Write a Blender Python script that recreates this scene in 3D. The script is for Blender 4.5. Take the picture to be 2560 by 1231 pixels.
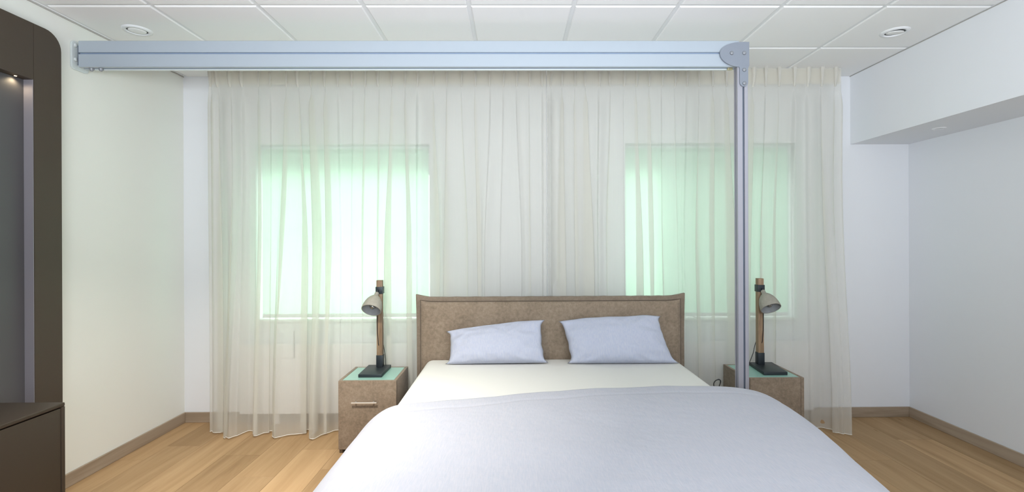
import bpy, bmesh, math, random
from mathutils import Vector, Matrix, noise

random.seed(7)
PI = math.pi
for o in list(bpy.data.objects):
    bpy.data.objects.remove(o, do_unlink=True)
SC = bpy.context.scene
COL = SC.collection

# ------------------------------------------------------------------ camera
F_PX, YAW, ROLL, CX, CY, EYE = 1208.70, -0.0102, 0.0042, 1294.34, 602.60, 1.4596
cam_d = bpy.data.cameras.new('camera')
cam = bpy.data.objects.new('camera', cam_d)
COL.objects.link(cam)
cam_d.sensor_fit = 'HORIZONTAL'
cam_d.sensor_width = 36.0
cam_d.lens = 36.0 * F_PX / 2560.0
cam_d.shift_x = (1280.0 - CX) / 2560.0
cam_d.shift_y = (CY - 615.5) / 2560.0
cam_d.clip_start = 0.02
cam.matrix_world = (Matrix.Translation((0, 0, EYE)) @ Matrix.Rotation(YAW, 4, 'Z')
                    @ Matrix.Rotation(PI / 2, 4, 'X') @ Matrix.Rotation(-ROLL, 4, 'Z'))
SC.camera = cam

# ------------------------------------------------------------------ world, lights, exposure
world = bpy.data.worlds.new('daylight')
SC.world = world
world.use_nodes = True
bg = world.node_tree.nodes['Background']
bg.inputs[0].default_value = (0.95, 1.0, 0.965, 1)
bg.inputs[1].default_value = 3.15


def area_light(name, loc, target, sx, sy, power, color, spread=180):
    d = bpy.data.lights.new(name, 'AREA')
    d.shape = 'RECTANGLE'
    d.size, d.size_y = sx, sy
    d.energy = power
    d.color = color
    d.spread = math.radians(spread)
    o = bpy.data.objects.new(name, d)
    COL.objects.link(o)
    o.location = loc
    o.rotation_euler = (Vector(target) - Vector(loc)).to_track_quat('-Z', 'Y').to_euler()
    return o


# daylight from the window side of the room behind the camera
area_light('rear_window_light', (0.5, -1.55, 1.6), (0.2, 3, 1.1), 2.6, 1.7, 38, (0.82, 0.905, 1.0), 145)
# ceiling lamps over the open floor, out of frame, and an added unseen fill that brightens the ceiling
area_light('ceiling_lamp_light', (-0.95, 1.50, 2.77), (-1.25, 2.60, 0), 0.14, 0.14, 17, (1.0, 0.94, 0.86), 80)
area_light('ceiling_fill_light', (0.0, 0.0, 1.75), (0.0, 0.9, 2.8), 3.8, 0.6, 82, (0.88, 0.94, 1.0), 145)
SC.view_settings.view_transform = 'Standard'
SC.view_settings.look = 'None'
SC.view_settings.gamma = 1.0
SC.view_settings.use_curve_mapping = False
SC.view_settings.exposure = 0.36
SC.cycles.use_denoising = True
SC.cycles.max_bounces = 8
SC.cycles.diffuse_bounces = 5
SC.cycles.transparent_max_bounces = 18
SC.cycles.transmission_bounces = 8
SC.cycles.caustics_reflective = False
SC.cycles.caustics_refractive = False
SC.cycles.sample_clamp_indirect = 6.0


# ------------------------------------------------------------------ materials
def newmat(name):
    m = bpy.data.materials.new(name)
    m.use_nodes = True
    nt = m.node_tree
    return m, nt, nt.nodes['Principled BSDF'], nt.nodes['Material Output']


def plain(name, rgb, rough=0.5, metal=0.0, spec=0.5, bump=0.0, bscale=200.0, vary=0.0):
    m, nt, p, out = newmat(name)
    p.inputs['Base Color'].default_value = (*rgb, 1)
    p.inputs['Roughness'].default_value = rough
    p.inputs['Metallic'].default_value = metal
    p.inputs['Specular IOR Level'].default_value = spec
    if bump or vary:
        tc = nt.nodes.new('ShaderNodeTexCoord')
        nz = nt.nodes.new('ShaderNodeTexNoise')
        nz.inputs['Scale'].default_value = bscale
        nz.inputs['Detail'].default_value = 3
        nt.links.new(tc.outputs['Object'], nz.inputs['Vector'])
        if bump:
            b = nt.nodes.new('ShaderNodeBump')
            b.inputs['Strength'].default_value = bump
            b.inputs['Distance'].default_value = 0.002
            nt.links.new(nz.outputs['Fac'], b.inputs['Height'])
            nt.links.new(b.outputs['Normal'], p.inputs['Normal'])
        if vary:
            mx = nt.nodes.new('ShaderNodeMix')
            mx.data_type = 'RGBA'
            mx.inputs['A'].default_value = (*[c * (1 - vary) for c in rgb], 1)
            mx.inputs['B'].default_value = (*[min(1, c * (1 + vary)) for c in rgb], 1)
            nt.links.new(nz.outputs['Fac'], mx.inputs['Factor'])
            nt.links.new(mx.outputs['Result'], p.inputs['Base Color'])
    return m


def ramp(nt, stops):
    r = nt.nodes.new('ShaderNodeValToRGB')
    e = r.color_ramp.elements
    while len(e) > 1:
        e.remove(e[-1])
    e[0].position, e[0].color = stops[0][0], (*stops[0][1], 1)
    for pos, c in stops[1:]:
        n = e.new(pos)
        n.color = (*c, 1)
    return r


def wood(name, stops, along='Y', rough=0.42, scale=1.0, vary=0.22, knots=True):
    """grain stretched along one object axis, tone shifted per piece"""
    m, nt, p, out = newmat(name)
    tc = nt.nodes.new('ShaderNodeTexCoord')
    oi = nt.nodes.new('ShaderNodeObjectInfo')
    mp = nt.nodes.new('ShaderNodeMapping')
    s = {'X': (0.9, 14, 14), 'Y': (14, 0.9, 14), 'Z': (14, 14, 0.9)}[along]
    mp.inputs['Scale'].default_value = tuple(v * scale for v in s)
    mul = nt.nodes.new('ShaderNodeVectorMath')
    mul.operation = 'SCALE'
    mul.inputs[0].default_value = (17, 31, 11)
    nt.links.new(oi.outputs['Random'], mul.inputs['Scale'])
    nt.links.new(tc.outputs['Object'], mp.inputs['Vector'])
    nt.links.new(mul.outputs[0], mp.inputs['Location'])
    n1 = nt.nodes.new('ShaderNodeTexNoise')
    n1.inputs['Scale'].default_value = 1.0
    n1.inputs['Detail'].default_value = 8
    n1.inputs['Roughness'].default_value = 0.62
    n1.inputs['Distortion'].default_value = 0.8
    nt.links.new(mp.outputs[0], n1.inputs['Vector'])
    r = ramp(nt, stops)
    nt.links.new(n1.outputs['Fac'], r.inputs[0])
    last = r.outputs[0]
    # tone of each piece
    mr = nt.nodes.new('ShaderNodeMapRange')
    mr.inputs['To Min'].default_value = 1 - vary
    mr.inputs['To Max'].default_value = 1 + vary * 0.7
    nt.links.new(oi.outputs['Random'], mr.inputs['Value'])
    hs = nt.nodes.new('ShaderNodeHueSaturation')
    nt.links.new(last, hs.inputs['Color'])
    nt.links.new(mr.outputs[0], hs.inputs['Value'])
    last = hs.outputs[0]
    if knots:
        mp2 = nt.nodes.new('ShaderNodeMapping')
        k = {'X': (1.6, 6, 6), 'Y': (6, 1.6, 6), 'Z': (6, 6, 1.6)}[along]
        mp2.inputs['Scale'].default_value = tuple(v * scale for v in k)
        nt.links.new(tc.outputs['Object'], mp2.inputs['Vector'])
        nt.links.new(mul.outputs[0], mp2.inputs['Location'])
        v = nt.nodes.new('ShaderNodeTexVoronoi')
        v.inputs['Scale'].default_value = 1.0
        nt.links.new(mp2.outputs[0], v.inputs['Vector'])
        r2 = ramp(nt, [(0.0, (0.32, 0.23, 0.16)), (0.022, (0.6, 0.5, 0.42)), (0.05, (1, 1, 1))])
        nt.links.new(v.outputs['Distance'], r2.inputs[0])
        mx = nt.nodes.new('ShaderNodeMix')
        mx.data_type = 'RGBA'
        mx.blend_type = 'MULTIPLY'
        mx.inputs['Factor'].default_value = 0.8
        nt.links.new(last, mx.inputs['A'])
        nt.links.new(r2.outputs[0], mx.inputs['B'])
        last = mx.outputs['Result']
    nt.links.new(last, p.inputs['Base Color'])
    p.inputs['Roughness'].default_value = rough
    b = nt.nodes.new('ShaderNodeBump')
    b.inputs['Strength'].default_value = 0.12
    b.inputs['Distance'].default_value = 0.002
    nt.links.new(n1.outputs['Fac'], b.inputs['Height'])
    nt.links.new(b.outputs['Normal'], p.inputs['Normal'])
    return m


def velvet(name, dark, mid, light):
    """crushed chenille: fine speckle over soft mottled patches"""
    m, nt, p, out = newmat(name)
    tc = nt.nodes.new('ShaderNodeTexCoord')
    n1 = nt.nodes.new('ShaderNodeTexNoise')
    n1.inputs['Scale'].default_value = 42
    n1.inputs['Detail'].default_value = 10
    n1.inputs['Roughness'].default_value = 0.80
    nt.links.new(tc.outputs['Object'], n1.inputs['Vector'])
    n0 = nt.nodes.new('ShaderNodeTexNoise')
    n0.inputs['Scale'].default_value = 5
    n0.inputs['Detail'].default_value = 3
    nt.links.new(tc.outputs['Object'], n0.inputs['Vector'])
    add = nt.nodes.new('ShaderNodeMath')
    add.operation = 'MULTIPLY_ADD'
    add.inputs[1].default_value = 0.30
    nt.links.new(n0.outputs['Fac'], add.inputs[0])
    sc = nt.nodes.new('ShaderNodeMath')
    sc.operation = 'MULTIPLY'
    sc.inputs[1].default_value = 0.70
    nt.links.new(n1.outputs['Fac'], sc.inputs[0])
    nt.links.new(sc.outputs[0], add.inputs[2])
    r = ramp(nt, [(0.34, dark), (0.51, mid), (0.70, light)])
    nt.links.new(add.outputs[0], r.inputs[0])
    nt.links.new(r.outputs[0], p.inputs['Base Color'])
    p.inputs['Roughness'].default_value = 0.95
    p.inputs['Specular IOR Level'].default_value = 0.1
    p.inputs['Sheen Weight'].default_value = 0.15
    p.inputs['Sheen Roughness'].default_value = 0.5
    n2 = nt.nodes.new('ShaderNodeTexNoise')
    n2.inputs['Scale'].default_value = 340
    nt.links.new(tc.outputs['Object'], n2.inputs['Vector'])
    b = nt.nodes.new('ShaderNodeBump')
    b.inputs['Strength'].default_value = 0.25
    b.inputs['Distance'].default_value = 0.002
    nt.links.new(n2.outputs['Fac'], b.inputs['Height'])
    nt.links.new(b.outputs['Normal'], p.inputs['Normal'])
    return m


def melange(name, c1, c2, scale=(260, 22, 60), bump=0.15):
    """cotton with fine streaks in the weave"""
    m, nt, p, out = newmat(name)
    tc = nt.nodes.new('ShaderNodeTexCoord')
    mp = nt.nodes.new('ShaderNodeMapping')
    mp.inputs['Scale'].default_value = scale
    nt.links.new(tc.outputs['Object'], mp.inputs['Vector'])
    n1 = nt.nodes.new('ShaderNodeTexNoise')
    n1.inputs['Scale'].default_value = 1.0
    n1.inputs['Detail'].default_value = 4
    n1.inputs['Roughness'].default_value = 0.6
    nt.links.new(mp.outputs[0], n1.inputs['Vector'])
    r = ramp(nt, [(0.3, c1), (0.7, c2)])
    nt.links.new(n1.outputs['Fac'], r.inputs[0])
    nt.links.new(r.outputs[0], p.inputs['Base Color'])
    p.inputs['Roughness'].default_value = 0.9
    p.inputs['Specular IOR Level'].default_value = 0.2
    p.inputs['Sheen Weight'].default_value = 0.1
    n2 = nt.nodes.new('ShaderNodeTexNoise')
    n2.inputs['Scale'].default_value = 14
    n2.inputs['Detail'].default_value = 4
    nt.links.new(tc.outputs['Object'], n2.inputs['Vector'])
    b = nt.nodes.new('ShaderNodeBump')
    b.inputs['Strength'].default_value = bump
    b.inputs['Distance'].default_value = 0.02
    nt.links.new(n2.outputs['Fac'], b.inputs['Height'])
    nt.links.new(b.outputs['Normal'], p.inputs['Normal'])
    return m


def sheer(name, rgb, see, trans, weave=0.10):
    """voile: part see-through, part translucent, part diffuse, with a fine weave"""
    m, nt, p, out = newmat(name)
    nt.nodes.remove(p)
    tc = nt.nodes.new('ShaderNodeTexCoord')
    mp = nt.nodes.new('ShaderNodeMapping')
    mp.inputs['Scale'].default_value = (220, 220, 2.5)
    nt.links.new(tc.outputs['Object'], mp.inputs['Vector'])
    n1 = nt.nodes.new('ShaderNodeTexNoise')
    n1.inputs['Scale'].default_value = 1
    n1.inputs['Detail'].default_value = 3
    nt.links.new(mp.outputs[0], n1.inputs['Vector'])
    mr = nt.nodes.new('ShaderNodeMapRange')
    mr.inputs['From Min'].default_value = 0.3
    mr.inputs['From Max'].default_value = 0.7
    mr.inputs['To Min'].default_value = 1 - see - weave / 2
    mr.inputs['To Max'].default_value = 1 - see + weave / 2
    nt.links.new(n1.outputs['Fac'], mr.inputs['Value'])
    d = nt.nodes.new('ShaderNodeBsdfDiffuse')
    d.inputs[0].default_value = (*rgb, 1)
    t = nt.nodes.new('ShaderNodeBsdfTranslucent')
    t.inputs[0].default_value = (*rgb, 1)
    tr = nt.nodes.new('ShaderNodeBsdfTransparent')
    m1 = nt.nodes.new('ShaderNodeMixShader')
    m1.inputs[0].default_value = trans
    nt.links.new(d.outputs[0], m1.inputs[1])
    nt.links.new(t.outputs[0], m1.inputs[2])
    m2 = nt.nodes.new('ShaderNodeMixShader')
    nt.links.new(mr.outputs[0], m2.inputs[0])
    nt.links.new(tr.outputs[0], m2.inputs[1])
    nt.links.new(m1.outputs[0], m2.inputs[2])
    nt.links.new(m2.outputs[0], out.inputs[0])
    return m


def glass(name, rgb, gloss=0.12, rough=0.02):
    m, nt, p, out = newmat(name)
    nt.nodes.remove(p)
    tr = nt.nodes.new('ShaderNodeBsdfTransparent')
    tr.inputs[0].default_value = (*rgb, 1)
    g = nt.nodes.new('ShaderNodeBsdfGlossy')
    g.inputs['Roughness'].default_value = rough
    mx = nt.nodes.new('ShaderNodeMixShader')
    mx.inputs[0].default_value = gloss
    nt.links.new(tr.outputs[0], mx.inputs[1])
    nt.links.new(g.outputs[0], mx.inputs[2])
    nt.links.new(mx.outputs[0], out.inputs[0])
    return m


def emit(name, rgb, strength):
    m, nt, p, out = newmat(name)
    p.inputs['Emission Color'].default_value = (*rgb, 1)
    p.inputs['Emission Strength'].default_value = strength
    p.inputs['Base Color'].default_value = (*rgb, 1)
    return m


M = {}
M['wall'] = plain('wall_paint', (0.785, 0.80, 0.83), 0.7, spec=0.25, bump=0.05, bscale=90)
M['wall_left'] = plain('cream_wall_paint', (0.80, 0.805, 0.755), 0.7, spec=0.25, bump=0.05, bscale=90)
M['ceiling'] = plain('ceiling_grid_white', (0.74, 0.75, 0.76), 0.7)
M['tile'] = plain('ceiling_tile_white', (0.83, 0.83, 0.83), 0.85, spec=0.2, bump=0.12, bscale=500)
OAK = [(0.22, (0.275, 0.168, 0.084)), (0.40, (0.385, 0.246, 0.127)), (0.60, (0.455, 0.300, 0.162)), (0.82, (0.515, 0.352, 0.200))]
M['trim'] = plain('shadow_gap_trim', (0.42, 0.40, 0.37), 0.7)
M['oak'] = wood('oak_floor', OAK, 'Y', 0.65, scale=0.8, vary=0.15)
M['oak'].node_tree.nodes['Principled BSDF'].inputs['Specular IOR Level'].default_value = 0.12
M['skirt'] = wood('oak_skirting', [(0.28, (0.26, 0.195, 0.135)), (0.5, (0.36, 0.28, 0.205)), (0.75, (0.44, 0.355, 0.27))], 'X', 0.5, vary=0.08)
M['skirt_y'] = wood('oak_skirting_side', [(0.28, (0.26, 0.195, 0.135)), (0.5, (0.36, 0.28, 0.205)), (0.75, (0.44, 0.355, 0.27))], 'Y', 0.5, vary=0.08)
M['post_wood'] = wood('lamp_post_wood', [(0.3, (0.13, 0.08, 0.045)), (0.5, (0.26, 0.17, 0.10)), (0.72, (0.38, 0.27, 0.17))], 'Z', 0.55, scale=3.0, vary=0.12, knots=False)
M['velvet'] = velvet('taupe_velvet', (0.165, 0.126, 0.090), (0.258, 0.200, 0.145), (0.355, 0.286, 0.215))
M['velvet_dark'] = velvet('taupe_velvet_trim', (0.165, 0.130, 0.096), (0.215, 0.170, 0.127), (0.275, 0.223, 0.172))
M['piping'] = plain('piping_gap_shade', (0.115, 0.09, 0.068), 0.95, spec=0.1)  # dark colour stands for the shaded gap around the cushion
M['sheet'] = plain('fitted_sheet_cotton', (0.74, 0.73, 0.69), 0.9, spec=0.15, bump=0.12, bscale=14)
M['duvet'] = melange('duvet_cotton', (0.415, 0.43, 0.49), (0.49, 0.48, 0.52))
M['pillow'] = melange('pillow_cotton', (0.41, 0.44, 0.555), (0.495, 0.51, 0.575), (240, 60, 30), 0.2)
M['sheer'] = sheer('sheer_curtain', (0.80, 0.785, 0.72), 0.44, 0.45, 0.012)
M['tape'] = sheer('curtain_header_tape', (0.84, 0.79, 0.70), 0.22, 0.35, 0.0)
M['pleat'] = sheer('curtain_pleat_cloth', (0.90, 0.885, 0.835), 0.10, 0.5, 0.0)
M['hem'] = plain('curtain_lead_hem', (0.88, 0.87, 0.83), 0.8)
M['blind'] = sheer('blind_cloth', (0.82, 0.97, 0.89), 0.0, 0.6, 0.0)
M['white_metal'] = plain('white_lacquered_metal', (0.80, 0.81, 0.83), 0.35)
M['frame'] = plain('window_frame_white', (0.78, 0.80, 0.79), 0.4)
M['pane'] = glass('window_glass', (0.93, 0.98, 0.95), 0.05)
M['pane_dim'] = glass('window_glass_dimmer', (0.58, 0.60, 0.59), 0.05)  # invented darker glass, dims the daylight in part of the right window
M['pane_head_dim'] = glass('window_glass_head_dimmer', (0.42, 0.45, 0.43), 0.05)  # added dark glass, lets less daylight onto the top of the blind
M['rail'] = plain('rail_white_aluminium', (0.37, 0.42, 0.475), 0.3, 0.0, 0.5)
M['post'] = plain('post_anodised_aluminium', (0.36, 0.36, 0.405), 0.45, 0.25)
M['plate'] = plain('bracket_grey_paint', (0.215, 0.24, 0.285), 0.5)
M['screw'] = plain('screw_grey', (0.26, 0.275, 0.30), 0.4, 0.2)
M['groove'] = plain('rail_groove_grey', (0.20, 0.26, 0.36), 0.5)
M['groove_dark'] = plain('post_groove_dark', (0.10, 0.125, 0.165), 0.5)
M['bracket'] = plain('wall_bracket_pale', (0.63, 0.68, 0.68), 0.45)
M['steel'] = plain('brushed_steel', (0.80, 0.80, 0.79), 0.35, 0.75)
M['dark_metal'] = plain('lamp_dark_metal', (0.028, 0.036, 0.042), 0.42, 0.3)
M['concrete'] = plain('lamp_shade_concrete', (0.335, 0.315, 0.265), 0.9, spec=0.2, bump=0.35, bscale=60, vary=0.14)
M['concrete_in'] = plain('lamp_shade_inside', (0.33, 0.34, 0.345), 0.9, spec=0.2, bump=0.3, bscale=60, vary=0.12)
M['bulb'] = glass('bulb_glass', (0.86, 0.86, 0.85), 0.30)
M['brass'] = plain('bulb_socket_brass', (0.55, 0.48, 0.28), 0.35, 0.9)
M['black'] = plain('black_plastic', (0.012, 0.012, 0.013), 0.5)
M['glass_top'] = plain('frosted_glass_top', (0.30, 0.51, 0.435), 0.25, spec=0.6)
M['taupe'] = plain('taupe_lacquer', (0.068, 0.053, 0.040), 0.5, spec=0.25, bump=0.03, bscale=400)
M['taupe_low'] = plain('sideboard_lacquer', (0.042, 0.031, 0.022), 0.5, spec=0.3)
M['taupe_niche'] = plain('niche_back_lacquer', (0.085, 0.082, 0.086), 0.5)
M['strip'] = plain('niche_edge_strip', (0.24, 0.225, 0.25), 0.4)
M['gap'] = plain('shadow_gap_dark', (0.015, 0.013, 0.012), 0.8)
M['radiator'] = plain('radiator_enamel', (0.86, 0.86, 0.88), 0.45)
M['led'] = emit('niche_led', (1.0, 0.80, 0.50), 3.0)
M['stain'] = plain('curtain_stain', (0.40, 0.27, 0.15), 0.9)


# ------------------------------------------------------------------ mesh helpers
class MB:
    def __init__(self):
        self.bm = bmesh.new()

    def box(self, x0, x1, y0, y1, z0, z1, bev=0.0, seg=2):
        b = bmesh.new()
        bmesh.ops.create_cube(b, size=1.0)
        for v in b.verts:
            v.co = Vector(((x0 + x1) / 2 + v.co.x * (x1 - x0), (y0 + y1) / 2 + v.co.y * (y1 - y0),
                           (z0 + z1) / 2 + v.co.z * (z1 - z0)))
        if bev > 0:
            bmesh.ops.bevel(b, geom=b.edges[:], offset=bev, segments=seg, affect='EDGES', profile=0.5)
        self.merge(b)
        return self

    def merge(self, b, mat=None):
        me = bpy.data.meshes.new('tmp')
        b.to_mesh(me)
        b.free()
        if mat is not None:
            me.transform(mat)
        self.bm.from_mesh(me)
        bpy.data.meshes.remove(me)

    def prism(self, pts, axis, a, b, bev=0.0, seg=2):
        """closed outline of 2D points extruded along an axis from a to b"""
        q = bmesh.new()
        def P(u, v, w):
            return {'X': (w, u, v), 'Y': (u, w, v), 'Z': (u, v, w)}[axis]
        lo = [q.verts.new(P(u, v, a)) for u, v in pts]
        hi = [q.verts.new(P(u, v, b)) for u, v in pts]
        n = len(pts)
        q.faces.new(lo[::-1])
        q.faces.new(hi)
        for i in range(n):
            q.faces.new((lo[i], lo[(i + 1) % n], hi[(i + 1) % n], hi[i]))
        bmesh.ops.recalc_face_normals(q, faces=q.faces[:])
        if bev > 0:
            bmesh.ops.bevel(q, geom=[e for e in q.edges if e.calc_face_angle(0) > 0.5], offset=bev, segments=seg, affect='EDGES', profile=0.5)
        self.merge(q)
        return self

    def tube(self, path, r, n=8, closed=False):
        path = [Vector(p) for p in path]
        q = bmesh.new()
        rings = []
        m = len(path)
        up = None
        for i, p in enumerate(path):
            if closed:
                t = path[(i + 1) % m] - path[(i - 1) % m]
            else:
                t = path[min(i + 1, m - 1)] - path[max(i - 1, 0)]
            t.normalize()
            if up is None:
                up = Vector((0, 0, 1)) if abs(t.z) < 0.9 else Vector((1, 0, 0))
            s = t.cross(up)
            if s.length < 1e-6:
                s = t.cross(Vector((0, 1, 0)))
            s.normalize()
            up = s.cross(t).normalized()
            rings.append([q.verts.new(p + (s * math.cos(2 * PI * k / n) + up * math.sin(2 * PI * k / n)) * r) for k in range(n)])
        for i in range(m if closed else m - 1):
            a, b = rings[i], rings[(i + 1) % m]
            for k in range(n):
                q.faces.new((a[k], a[(k + 1) % n], b[(k + 1) % n], b[k]))
        if not closed:
            q.faces.new(rings[0][::-1])
            q.faces.new(rings[-1])
        bmesh.ops.recalc_face_normals(q, faces=q.faces[:])
        self.merge(q)
        return self

    def lathe(self, prof, mat=None, n=32, cap=True):
        """profile of (radius, height) turned about local Z, then moved by mat"""
        q = bmesh.new()
        rings = []
        for r, z in prof:
            if r < 1e-6:
                rings.append([q.verts.new((0, 0, z))])
            else:
                rings.append([q.verts.new((r * math.cos(2 * PI * k / n), r * math.sin(2 * PI * k / n), z)) for k in range(n)])
        for a, b in zip(rings, rings[1:]):
            for k in range(n):
                if len(a) == 1 and len(b) == 1:
                    continue
                if len(a) == 1:
                    q.faces.new((a[0], b[(k + 1) % n], b[k]))
                elif len(b) == 1:
                    q.faces.new((a[k], a[(k + 1) % n], b[0]))
                else:
                    q.faces.new((a[k], a[(k + 1) % n], b[(k + 1) % n], b[k]))
        if cap:
            for rg in (rings[0], rings[-1]):
                if len(rg) > 2:
                    q.faces.new(rg)
        bmesh.ops.recalc_face_normals(q, faces=q.faces[:])
        self.merge(q, mat)
        return self

    def grid(self, fn, nu, nv, close_u=False):
        q = bmesh.new()
        vs = [[q.verts.new(fn(i / (nu if close_u else nu - 1), j / (nv - 1))) for i in range(nu)] for j in range(nv)]
        for j in range(nv - 1):
            for i in range(nu if close_u else nu - 1):
                q.faces.new((vs[j][i], vs[j][(i + 1) % nu], vs[j + 1][(i + 1) % nu], vs[j + 1][i]))
        self.merge(q)
        return self

    def build(self, name, mat, parent=None, smooth=False, loc=None):
        me = bpy.data.meshes.new(name)
        if smooth:
            for f in self.bm.faces:
                f.smooth = True
        self.bm.to_mesh(me)
        self.bm.free()
        me.materials.append(mat)
        o = bpy.data.objects.new(name, me)
        COL.objects.link(o)
        if smooth and smooth != 'all':
            sharp_edges(me, 0.7)
        if parent is not None:
            adopt(o, parent)
        return o


def sharp_edges(me, ang):
    b = bmesh.new()
    b.from_mesh(me)
    for e in b.edges:
        if len(e.link_faces) == 2 and e.calc_face_angle(0) > ang:
            e.smooth = False
    b.to_mesh(me)
    b.free()


def world_loc(o):
    p = Vector(o.location)
    while o.parent is not None:
        o = o.parent
        p += Vector(o.location)
    return p


def adopt(o, parent):
    """parent a mesh written in world coordinates; its vertices become relative to the parent's base point"""
    off = world_loc(parent)
    o.data.transform(Matrix.Translation(-off))
    o.parent = parent


def tag(o, label=None, cat=None, group=None, kind=None):
    if label:
        o['label'] = label
    if cat:
        o['category'] = cat
    if group:
        o['group'] = group
    if kind:
        o['kind'] = kind
    return o


def thing(name, loc, label, cat, group=None):
    o = bpy.data.objects.new(name, None)
    o.empty_display_size = 0.1
    COL.objects.link(o)
    o.location = loc
    return tag(o, label, cat, group)


def struct(o, label=None):
    return tag(o, label, kind='structure')


def share(src, loc, parent):
    """a copy of one piece, sharing its mesh data"""
    c = src.copy()
    COL.objects.link(c)
    c.parent = parent
    c.location = loc
    return c


def smoothstep(a, b, x):
    t = max(0.0, min(1.0, (x - a) / (b - a)))
    return t * t * (3 - 2 * t)


def lerp_table(tab, x):
    if x <= tab[0][0]:
        return tab[0][1]
    for (a, va), (b, vb) in zip(tab, tab[1:]):
        if x <= b:
            t = (x - a) / (b - a)
            t = t * t * (3 - 2 * t)
            return va + (vb - va) * t
    return tab[-1][1]


# ------------------------------------------------------------------ room shell
XL, XR, XRR, YB, YF, H, ZS = -2.667, 2.778, 3.261, 3.948, -1.7, 2.8045, 2.2416
W1 = (-2.085, -0.678, 0.808, 2.252)      # left window opening x0 x1 z0 z1
W2 = (0.923, 2.328, 0.800, 2.255)        # right window opening
HT = 2.95

b = MB()
b.box(XL - 0.15, XRR + 0.15, YF - 0.15, YB + 0.25, -0.12, -0.02)
floor = struct(b.build('floor', M['gap']), 'oak plank floor of the bedroom')

seams = [XL + 0.002] + [-2.48 + 0.24868 * k for k in range(19)] + [2.245, 2.505, 2.79, 3.05, XRR - 0.002]
fixed_joint = {1: 3.485, 3: 3.327, 4: 3.02, 2: 2.30, 20: 3.17, 22: 3.49, 21: 2.35, 19: 2.05}
rnd = random.Random(3)
for i in range(len(seams) - 1):
    x0, x1 = seams[i] + 0.0008, seams[i + 1] - 0.0008
    js = [YB]
    j = fixed_joint.get(i, 3.9 - rnd.uniform(0.3, 1.7))
    while j > YF + 0.2:
        js.append(j)
        j -= rnd.uniform(1.5, 2.1)
    js.append(YF)
    for ya, yb in zip(js[1:], js):
        m = MB()
        m.box(x0, x1, ya + 0.0006, yb - 0.0006, -0.02, 0.0 + rnd.uniform(-0.0004, 0.0))
        m.build('plank', M['oak'], floor)

b = MB()
b.box(XL - 0.15, XR + 0.15, YF - 0.15, YB + 0.25, H + 0.010, H + 0.12)
ceiling = struct(b.build('ceiling', M['ceiling']), 'white suspended ceiling of square tiles')
GX, GY = -2.0453, 2.7593
gx = [GX + 0.6 * k for k in range(-1, 8)] + [XR + 0.009]
gy = [YB + 0.012] + [GY + 0.6 * k for k in (1, 0, -1, -2, -3, -4, -5, -6, -7)]
m = MB()
for x in gx[:-1]:
    m.box(x - 0.012, x + 0.012, YF, YB, H + 0.004, H + 0.014)
for y in gy[1:]:
    for xa, xb in zip(gx, gx[1:]):
        m.box(xa + 0.012, xb - 0.012, y - 0.012, y + 0.012, H + 0.004, H + 0.014)
m.build('grid_bars', M['ceiling'], ceiling)


def tile_mesh(x0, x1, y0, y1):
    t = MB()
    q = bmesh.new()
    e = 0.006
    top = [(x0, y0), (x1, y0), (x1, y1), (x0, y1)]
    bot = [(x0 + e, y0 + e), (x1 - e, y0 + e), (x1 - e, y1 - e), (x0 + e, y1 - e)]
    tv = [q.verts.new((x, y, H + 0.0098)) for x, y in top]
    lv = [q.verts.new((x, y, H + 0.001)) for x, y in top]
    bv = [q.verts.new((x, y, H - 0.003)) for x, y in bot]
    q.faces.new(tv)
    q.faces.new(bv[::-1])
    for k in range(4):
        n = (k + 1) % 4
        q.faces.new((tv[k], lv[k], lv[n], tv[n]))
        q.faces.new((lv[k], bv[k], bv[n], lv[n]))
    bmesh.ops.recalc_face_normals(q, faces=q.faces[:])
    t.merge(q)
    return t


proto = None
for r in range(len(gy) - 1):
    y1, y0 = gy[r] - 0.012, gy[r + 1] + 0.012
    if y0 < 0.2:
        break
    for c in range(9):
        x0, x1 = gx[c] + 0.012, gx[c + 1] - 0.012
        if r == 0 or c == 8:
            tile_mesh(x0, x1, y0, min(y1, YB)).build('ceiling_tile', M['tile'], ceiling)
            continue
        if proto is None:
            proto = tile_mesh(x0, x1, y0, y1).build('ceiling_tile', M['tile'], ceiling)
            p0 = (x0, y0)
        else:
            share(proto, (x0 - p0[0], y0 - p0[1], 0), ceiling)
m = MB()
m.box(gx[0] + 0.012, XR - 0.003, YF, gy[6] - 0.012, H, H + 0.009)
m.build('ceiling_panel', M['tile'], ceiling)
m = MB()
m.box(XL, gx[0] - 0.012, YF, YB, H, H + 0.009)
m.build('edge_strip', M['tile'], ceiling)

m = MB()
y0, y1 = YB, YB + 0.22
for x0, x1, z0, z1 in [(XL - 0.15, W1[0], -0.1, HT), (W1[1], W2[0], -0.1, HT), (W2[1], XRR + 0.15, -0.1, HT),
                       (W1[0], W1[1], -0.1, W1[2]), (W1[0], W1[1], W1[3], HT), (W2[0], W2[1], -0.1, W2[2]), (W2[0], W2[1], W2[3], HT)]:
    m.box(x0, x1, y0, y1, z0, z1)
struct(m.build('wall_back', M['wall']), 'white back wall with two window openings behind the curtains')
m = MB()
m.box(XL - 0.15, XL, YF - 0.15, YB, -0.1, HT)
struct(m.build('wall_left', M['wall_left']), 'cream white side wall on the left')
m = MB()
m.box(XR, XRR + 0.15, YF - 0.15, YB, ZS, HT)
m.box(XRR, XRR + 0.15, YF - 0.15, YB, -0.1, ZS)
struct(m.build('wall_right', M['wall']), 'white side wall on the right with a recess under a soffit')
m = MB()
m.box(XL - 0.15, XRR + 0.15, YF - 0.15, YF, -0.1, HT)
struct(m.build('wall_rear', M['wall']), 'white wall behind the camera')

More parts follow.
